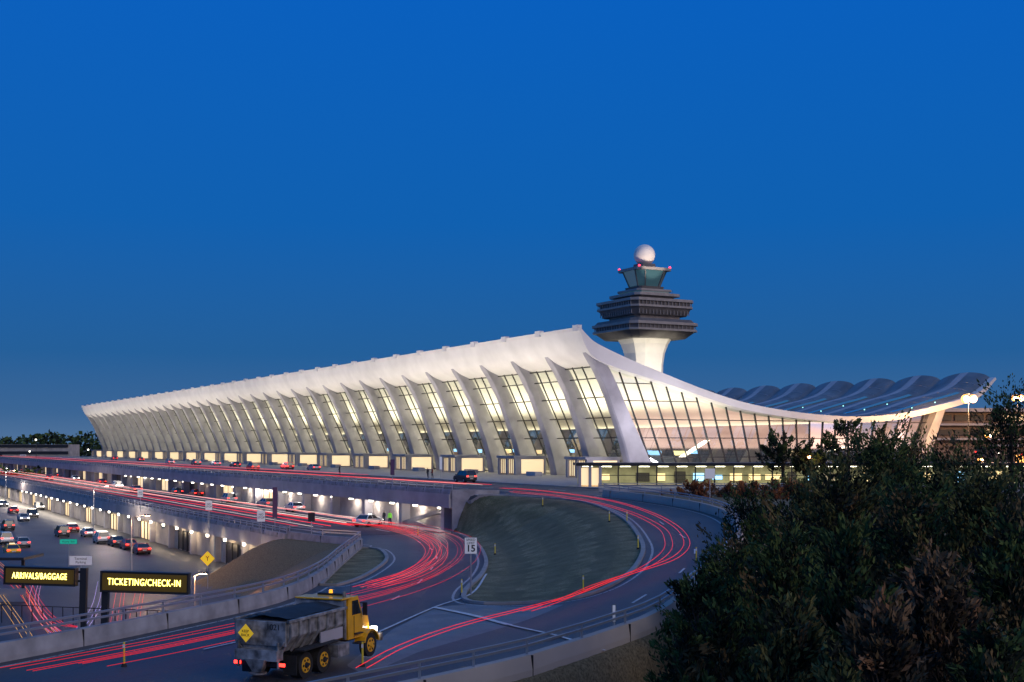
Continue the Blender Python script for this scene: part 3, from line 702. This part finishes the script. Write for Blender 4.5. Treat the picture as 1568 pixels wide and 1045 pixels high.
sign('marker_post',ground_at(940,985),1.6,.12,.7,M_sw)
M_led=mat('led_amber',(1,.75,.1),.5,emit=6,ecol=(1,.82,.16))
def vms(cx,cz,w,h,txt,postx,size,sx):
    s=MB(); s.box((0,0,0),(w,.45,h),M_dark); s.box((0,-.24,0),(w-.2,.03,h-.22),mat('vms_face',(.02,.016,.004),.4,emit=.04,ecol=(1,.6,.05)))
    for q in(-1,1): s.box((q*(w/2-.03),-.26,0),(.06,.08,h),M_mull)
    for sz in(-1,1): s.box((0,-.26,sz*(h/2-.03)),(w-.13,.08,.06),M_mull)
    dx=postx-cx
    s.box((dx,.1,-(9+cz)/2+.2),(.34,.34,9+cz+.6),M_dark); s.box((dx,.1,-(9+cz)+.25),(.8,.8,.4),M_walk)
    s.box((dx*.55,.25,h*.25),(abs(dx)*.9,.12,.12),M_dark); s.box((dx*.55,.25,-h*.25),(abs(dx)*.9,.12,.12),M_dark)
    o=s.obj('variable_message_sign',mw=Matrix.Translation((cx,70,cz))@Matrix.Rotation(.03,4,'Y')); text(txt,size,(0,-.28,0),(math.pi/2,0,0),M_led,o,'message',.01,sx=sx,sp=1.15)
vms(-25.7,-1.8,3.9,1.0,'ARRIVALS/BAGGAGE',-23.4,.48,.60); vms(-20.,-2.15,4.8,1.15,'TICKETING/CHECK-IN',-22.2,.52,.68)
def lamp(base,h,arm=(1.6,0),p=600,c=(1,.55,.22)):
    s=MB(); s.cyl((0,0,-.3),(0,0,h),.1,.06,M_rail,8); s.cyl((0,0,h),(arm[0],arm[1],h+.25),.05,.04,M_rail,6); s.box((arm[0],arm[1],h+.2),(.6,.28,.14),M_dark); s.box((arm[0],arm[1],h+.11),(.4,.2,.04),M_core)
    s.obj('street_lamp',mw=Matrix.Translation(base)); point('street_lamp_light',(base[0]+arm[0],base[1]+arm[1],base[2]+h-.15),p,c,.15)
lamp(level_at(297,948,-7.6),3.2,(.6,.5),1900,(1,.42,.12))
lamp((-38,128,-8.8),7,(1.6,0),1800,(1,.55,.25)); lamp((-62,190,-8.8),8,(2,0),2500,(1,.8,.6)); lamp(tw(160,-66,-8.8),8,(2,0),4500,(1,.8,.65))
cp=MB(); cp.box((-52,118,-4.9),(16,5,.25),M_dark)
for x in(-59,-52,-45): cp.box((x,118,-6.9),(.25,.25,3.9),M_dark)
cp.box((-52,116,-8.2),(16,.1,1.2),M_rail); cp.obj('bus_shelter_canopy')
fw=MB()
for i in range(30): fw.box((-47+i*.9,104-.25*i,-8.1),(.06,.06,1.4),M_dark)
fw.sweep([(-47,104,-7.4),(-20,96.5,-7.4)],[(-.03,0),(.03,0),(.03,.06),(-.03,.06)],M_dark); fw.obj('roadside_fence')

# ------------------------------------------------------------ light trails
def trail(name,pts,rad,col,st):
    c=bpy.data.curves.new(name,'CURVE'); c.dimensions='3D'; c.bevel_depth=rad; c.bevel_resolution=1
    sp=c.splines.new('POLY'); sp.points.add(len(pts)-1)
    for q,p in zip(sp.points,pts): q.co=(*p,1)
    c.materials.append(mat('trail_%s'%('%.2f_%.2f_%.2f_%.2f'%(*col,st)),tuple(x*.2 for x in col),.5,emit=st,ecol=col))
    o=bpy.data.objects.new(name,c); scene.collection.objects.link(o)
RED=(1,.02,.025); WT=(1,.8,.7); PK=(1,.22,.2)
def gtrail(px,offs,rad=.035,col=RED,st=2.2,up=.6):
    base=catmull([ground_at(*p)[:2] for p in px],1.2)
    for o_ in offs:
        pts=[]
        for i,p in enumerate(base):
            d=base[min(i+1,len(base)-1)]-base[max(i-1,0)]; d=d/(np.linalg.norm(d)+1e-9); x=p[0]-d[1]*o_; y=p[1]+d[0]*o_
            pts.append((x,y,float(Nz(x,y))+up))
        trail('light_trail',pts,rad,col,st)
gtrail([(765,756),(850,763),(930,776),(990,795),(1030,818),(1047,842),(1036,864),(1000,882),(940,903),(880,927),(800,950),(700,978),(610,1012),(545,1050)],(0,.4),.015,RED,.95)
gtrail([(780,762),(870,773),(950,792),(1003,818),(1018,842),(1010,864),(972,890),(905,914),(860,934),(800,955)],(0,.5),.015,RED,.85)
gtrail([(520,812),(580,814),(640,822),(672,840),(674,862),(642,888),(590,910),(500,935),(400,965),(250,1000),(100,1030),(0,1050)],(0,1.3,1.6,.5),.010,RED,.7)
gtrail([(560,806),(640,814),(690,828),(710,845),(700,870),(660,898),(600,922),(540,940),(400,980),(250,1015),(120,1042)],(0,1.4,.2),.010,RED,.7)
gtrail([(560,812),(620,828),(650,850),(640,875),(600,898),(540,915)],(0,.5,1.3,.9,1.8),.014,RED,1.0)
gtrail([(520,810),(600,816),(650,836),(655,860),(620,888),(560,908)],(0,.3,.8),.014,RED,1.1)
gtrail([(500,806),(590,810),(665,832),(670,860),(632,888),(570,912)],(0,.6),.012,PK,.8)
for w,z,c_,s_t,rd_ in((-47.5,-3.4,RED,1.6,.03),(-48.3,-3.3,WT,1.2,.025),(-49,-3.3,PK,1.5,.03),(-50.3,-3.4,WT,1.1,.02),(-51.5,-3.5,RED,1.6,.03),(-52.2,-3.5,RED,1.3,.025),(-53,-3.2,WT,1.5,.03),(-55,-3.5,RED,1.6,.03),(-56.4,-3.5,WT,1.,.025),(-58,-3.4,RED,1.2,.025)):
    trail('light_trail',[tw(t,w+.5*math.sin(t*.02+w),z) for t in np.arange(-38,460,4)],rd_,c_,s_t)
for w,z,c_,s_t in((-37,.8,RED,1.4),(-34,.7,RED,1.2),(-30,.8,PK,1.1),(-27,.7,RED,1.2),(-35.4,.7,WT,.8)):
    trail('light_trail',[tw(t,w+.4*math.sin(t*.03+w),z) for t in np.arange(20 if w>-33 else -36,460,4)],.025,c_,s_t)
for px,c_ in(([(-20,860),(20,900),(50,950),(95,1010)],(1,.3,.05)),([(-10,880),(30,920),(60,965),(110,1000)],RED),([(30,885),(48,930),(80,965),(130,975)],RED),([(150,900),(140,940),(110,985)],(.5,.4,1)),([(55,890),(45,935),(75,980),(125,1005)],(.8,.3,.6)),([(210,905),(200,950),(195,985)],RED),([(-20,905),(10,950),(40,1000)],(1,.5,.1)),([(180,905),(172,950),(165,990)],RED)):
    b_=catmull([level_at(*p,-8.8) for p in px],1.5)
    for o_ in(0,.5,.8): trail('light_trail',[(p[0]+o_,p[1],-8.2) for p in b_],.016,c_,.85)

# ------------------------------------------------------------ people
def person(pos,yaw,jacket,s=1.):
    V=[(0,0,.95),(0,0,1.15),(0,0,1.40),(0,0,1.52),(0,.01,1.62),(0,.01,1.74),(.10,0,.90),(.12,.03,.50),(.12,-.02,.08),(.12,.14,.05),(-.10,0,.90),(-.11,-.05,.50),(-.12,-.14,.10),(-.12,.0,.05),(.19,0,1.40),(.25,-.02,1.12),(.24,.12,.90),(.24,.16,.80),(-.19,0,1.40),(-.25,.0,1.12),(-.25,.02,.86),(-.25,.04,.76)]
    Ed=[(0,1),(1,2),(2,3),(3,4),(4,5),(0,6),(6,7),(7,8),(8,9),(0,10),(10,11),(11,12),(12,13),(2,14),(14,15),(15,16),(16,17),(2,18),(18,19),(19,20),(20,21)]
    Rr=[.15,.14,.15,.055,.09,.08,.10,.07,.05,.04,.10,.07,.05,.04,.07,.05,.04,.035,.07,.05,.04,.035]
    me=bpy.data.meshes.new('pedestrian'); me.from_pydata(V,Ed,[]); o=bpy.data.objects.new('tmp',me); scene.collection.objects.link(o)
    o.modifiers.new('s','SKIN')
    for i,sv in enumerate(me.skin_vertices[0].data): sv.radius=(Rr[i],Rr[i]*.8); sv.use_root=(i==0)
    o.modifiers.new('u','SUBSURF').levels=2
    dg=bpy.context.evaluated_depsgraph_get(); me2=bpy.data.meshes.new_from_object(o.evaluated_get(dg)); bpy.data.objects.remove(o)
    for m_ in(jacket,mat('trousers',(.03,.04,.07),.8),M_skin,mat('hair',(.04,.025,.02),.8)): me2.materials.append(m_)
    for p in me2.polygons:
        c=p.center; p.use_smooth=True
        p.material_index=1 if c.z<.93 and abs(c.x)<.2 else 2 if (c.z<.87) else 0 if c.z<1.5 else (3 if (c.z>1.70 or c.y<-.03 and c.z>1.58) else 2)
    o=bpy.data.objects.new('pedestrian',me2); scene.collection.objects.link(o); o.matrix_world=Matrix.Translation(pos)@Matrix.Rotation(yaw,4,'Z')@Matrix.Scale(s,4)
hv=mat('hi_vis_jacket',(.25,.75,.05),.6,emit=.3,ecol=(.3,.9,.1)); dkc=mat('dark_coat',(.03,.03,.04),.8)
person(level_at(597,806,-4.2),2.6,hv,1.05); person(level_at(588,804,-4.2),1,dkc); person(level_at(655,733,.13),1,dkc); person(level_at(662,733,.13),2,mat('red_coat',(.3,.04,.03),.8)); person(level_at(520,727,.13),2,dkc)

# ------------------------------------------------------------ foliage
def leafmesh(name,pos,dirs,L,Wd,mi,mats,parent=None):
    n=len(pos); side=np.cross(dirs,rng.normal(size=(n,3))); side/=np.linalg.norm(side,axis=1)[:,None]+1e-9
    L=L[:,None]; Wd=Wd[:,None]
    v=np.stack([pos-dirs*L*.5,pos+side*Wd*.5,pos+dirs*L*.5,pos-side*Wd*.5],1).reshape(-1,3)
    me=bpy.data.meshes.new(name); me.vertices.add(4*n); me.vertices.foreach_set('co',v.ravel().astype(np.float32))
    me.loops.add(4*n); me.loops.foreach_set('vertex_index',np.arange(4*n,dtype=np.int32)); me.polygons.add(n)
    me.polygons.foreach_set('loop_start',np.arange(n,dtype=np.int32)*4)
    for m in mats: me.materials.append(m)
    me.polygons.foreach_set('material_index',mi.astype(np.int32)); me.update(calc_edges=True)
    o=bpy.data.objects.new(name,me); scene.collection.objects.link(o)
    if parent: o.parent=parent
    return o
def fol(tag,*cs): return [mat('foliage_%s_%d'%(tag,i),c,1.) for i,c in enumerate(cs)]
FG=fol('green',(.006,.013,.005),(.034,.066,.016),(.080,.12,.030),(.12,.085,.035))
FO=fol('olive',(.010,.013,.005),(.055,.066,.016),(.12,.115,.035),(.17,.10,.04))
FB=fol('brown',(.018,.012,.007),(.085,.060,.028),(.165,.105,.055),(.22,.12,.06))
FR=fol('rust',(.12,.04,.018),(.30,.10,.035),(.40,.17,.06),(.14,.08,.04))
def juniper(base,H,Rr,n=15000,mats=FG,brown=.12,name='juniper_tree',k=1.,leaf=.2,shape=.75,h0=.06):
    e=empty(name); b=Vector(base)
    t=MB(); t.cyl(b,b+Vector((.1,0,H*.5)),Rr*.09,Rr*.055,M_bark,8); t.cyl(b+Vector((.1,0,H*.5)),b+Vector((0,.1,H*.93)),Rr*.055,.02,M_bark,7)
    nc=max(30,int(n/110)); h=h0+(1-h0)*rng.uniform(0,1,nc)**.9; ang=rng.uniform(0,2*np.pi,nc)
    hh=(h-h0)/(1-h0)
    lob=1+.25*np.sin(3*ang+h*9+base[0])+.18*np.sin(5*ang-h*14)
    prof=np.minimum(1,(1-hh)*2.0)**shape*lob
    if h0>.2: prof=prof*np.minimum(1,.35+hh*3)
    rr=Rr*prof*rng.uniform(.5,1.1,nc)
    c=np.stack([base[0]+rr*np.cos(ang),base[1]+rr*np.sin(ang),base[2]+h*H+rng.normal(0,.2,nc)],1)
    for i in range(0,nc,max(1,nc//40)):
        z=base[2]+max(.05,h[i]-.10)*H; t.cyl((b.x,b.y,z),tuple(c[i]),.05*Rr/3,.012,M_bark,5)
    t.obj('trunk_and_limbs',e)
    idx=rng.integers(0,nc,n); sg=.115*Rr*k*rng.uniform(.7,1.4,nc)[idx][:,None]
    tilt=rng.normal(0,.35,(nc,3))
    outd=(np.stack([np.cos(ang)*.8,np.sin(ang)*.8,np.full(nc,1.2)],1)+tilt)[idx]
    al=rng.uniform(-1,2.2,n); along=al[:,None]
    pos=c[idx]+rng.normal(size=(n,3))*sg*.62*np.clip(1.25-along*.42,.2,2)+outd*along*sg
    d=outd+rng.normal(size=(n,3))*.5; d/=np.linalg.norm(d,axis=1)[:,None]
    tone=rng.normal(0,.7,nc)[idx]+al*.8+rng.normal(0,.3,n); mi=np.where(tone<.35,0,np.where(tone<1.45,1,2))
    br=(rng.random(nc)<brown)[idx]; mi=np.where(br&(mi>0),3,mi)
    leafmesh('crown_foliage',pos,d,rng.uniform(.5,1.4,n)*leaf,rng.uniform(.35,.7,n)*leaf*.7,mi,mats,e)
def jat(u,vtop,Y,Rr,zb=-7.6,**k):
    X=(u-CX)/FL*Y; zt=E-(vtop-HY)/FL*Y; juniper((X,Y,zb),zt-zb,Rr,**k)
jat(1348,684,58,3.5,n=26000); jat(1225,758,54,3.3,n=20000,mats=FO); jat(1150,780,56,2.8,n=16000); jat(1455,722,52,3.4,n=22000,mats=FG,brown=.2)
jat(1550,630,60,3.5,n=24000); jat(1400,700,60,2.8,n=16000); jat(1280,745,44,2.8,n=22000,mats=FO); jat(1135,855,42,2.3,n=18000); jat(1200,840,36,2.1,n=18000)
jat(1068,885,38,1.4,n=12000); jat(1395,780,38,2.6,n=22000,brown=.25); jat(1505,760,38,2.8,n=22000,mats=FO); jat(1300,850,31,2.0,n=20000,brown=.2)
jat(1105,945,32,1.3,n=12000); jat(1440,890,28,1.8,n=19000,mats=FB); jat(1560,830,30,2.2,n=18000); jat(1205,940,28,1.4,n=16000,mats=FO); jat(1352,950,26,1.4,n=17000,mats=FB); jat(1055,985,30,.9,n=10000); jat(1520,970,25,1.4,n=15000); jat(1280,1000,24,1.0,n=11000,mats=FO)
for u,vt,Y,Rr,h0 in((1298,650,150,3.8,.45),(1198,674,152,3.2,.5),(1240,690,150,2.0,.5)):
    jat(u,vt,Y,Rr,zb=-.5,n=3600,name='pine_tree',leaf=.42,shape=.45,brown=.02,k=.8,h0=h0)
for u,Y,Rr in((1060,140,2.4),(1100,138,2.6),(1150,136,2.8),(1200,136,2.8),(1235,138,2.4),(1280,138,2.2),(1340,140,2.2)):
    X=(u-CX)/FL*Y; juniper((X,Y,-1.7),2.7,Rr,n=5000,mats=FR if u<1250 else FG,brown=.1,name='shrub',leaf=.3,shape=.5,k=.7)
def treeline(name,x0,x1,Y,zb,zt,n,leaf=2.2):
    xs_=rng.uniform(x0,x1,n); top_=zt+1.6*np.sin(xs_*.05)+1.3*np.sin(xs_*.17+1)+rng.normal(0,.7,n); f=rng.uniform(0,1,n)
    pos=np.stack([xs_,Y+rng.uniform(-12,12,n),zb+(top_-zb)*f],1); d=rng.normal(size=(n,3)); d/=np.linalg.norm(d,axis=1)[:,None]
    leafmesh(name,pos,d,rng.uniform(.6,1.3,n)*leaf,rng.uniform(.6,1.3,n)*leaf,rng.integers(0,3,n),FG)
treeline('distant_trees',-520,-205,700,-9,11,9000); treeline('distant_trees',-700,1200,1300,-9,14,9000,4.5); treeline('distant_trees',-330,-150,420,-9,-.5,5000,1.6)
pl=MB()
for i in range(110):
    x=random.uniform(-420,-200); y=random.uniform(520,640); pl.box((x,y,-5.+random.uniform(0,7)),(2.5,1,.9),random.choice([M_conc,M_dark,M_warm,M_line]))
for i in range(18):
    x=random.uniform(-330,-180); y=random.uniform(440,640); z=random.uniform(2,9); pl.cyl((x,y,-9),(x,y,z),.12,.08,M_dark,5); pl.sphere((x,y-.3,z),.35,M_lampw,6,4)
pl.box((-270,660,-1),(90,14,14),M_wall)
for k in range(4): pl.box((-270,652.7,-5+3.4*k),(88,.5,1.4),M_dark)
pl.obj('distant_parking_garage')

# ------------------------------------------------------------ sky, sun
w=bpy.data.worlds.new('World'); scene.world=w; w.use_nodes=True; nt=w.node_tree; bg=nt.nodes['Background']
tcn_=nn('ShaderNodeTexCoord').outputs['Generated']; tc=tcn_
sp=nn('ShaderNodeSeparateXYZ'); nt.links.new(tc,sp.inputs[0])
g_=ramp(sp.outputs['Z'],[(0.0,(.085,.175,.33)),(.025,(.040,.130,.30)),(.07,(.012,.110,.32)),(.17,(.0015,.113,.43)),(.33,(.0005,.112,.51)),(.6,(.05,.17,.48))])
dp=nn('ShaderNodeVectorMath',operation='DOT_PRODUCT'); nt.links.new(tc,dp.inputs[0]); dp.inputs[1].default_value=(.955,-.29,.03)
gl_=math_('POWER',math_('MAXIMUM',dp.outputs['Value'],0.),3.5)
el=math_('POWER',2.718,math_('MULTIPLY',math_('ABSOLUTE',sp.outputs['Z']),-5.))
gl_=math_('MULTIPLY',gl_,math_('MULTIPLY',el,1.3))
mp=nn('ShaderNodeMapping'); mp.inputs['Scale'].default_value=(1.,1.,6.); nt.links.new(tcn_,mp.inputs[0])
nz=nn('ShaderNodeTexNoise'); nz.inputs['Scale'].default_value=6.; nz.inputs['Detail'].default_value=5; nt.links.new(mp.outputs[0],nz.inputs[0])
cl=ramp(nz.outputs['Fac'],[(.38,(.40,.42,.60)),(.5,(1.05,.52,.26)),(.62,(1.9,1.2,.85))])
def vm(op,a,b=None,s=None):
    n=nn('ShaderNodeVectorMath',operation=op); nt.links.new(a,n.inputs[0])
    if b is not None: nt.links.new(b,n.inputs[1])
    if s is not None:
        if isinstance(s,(int,float)): n.inputs['Scale'].default_value=s
        else: nt.links.new(s,n.inputs['Scale'])
    return n.outputs[0]
tot=vm('ADD',g_,vm('SCALE',cl,s=gl_))
sk=nn('ShaderNodeTexSky',sky_type='NISHITA'); sk.sun_disc=False; sk.sun_elevation=math.radians(1.5); sk.sun_rotation=math.radians(107)
tot=vm('ADD',tot,vm('SCALE',sk.outputs[0],s=.004))
nt.links.new(tot,bg.inputs['Color']); bg.inputs['Strength'].default_value=1.
sl=bpy.data.lights.new('sun','SUN'); sl.energy=.85; sl.angle=math.radians(35); sl.color=(1,.82,.64)
so=bpy.data.objects.new('sun',sl); scene.collection.objects.link(so); so.rotation_euler=Vector((-.62,.68,-.42)).to_track_quat('-Z','Y').to_euler()
# ------------------------------------------------------------ camera
c=bpy.data.cameras.new('camera'); co=bpy.data.objects.new('camera',c); scene.collection.objects.link(co)
co.location=(0,0,E); co.rotation_euler=(math.pi/2,0,0); c.sensor_width=36; c.lens=FL/1568*36; c.shift_y=(HY-522.5)/1568; c.clip_end=20000; c.clip_start=.5
scene.camera=co
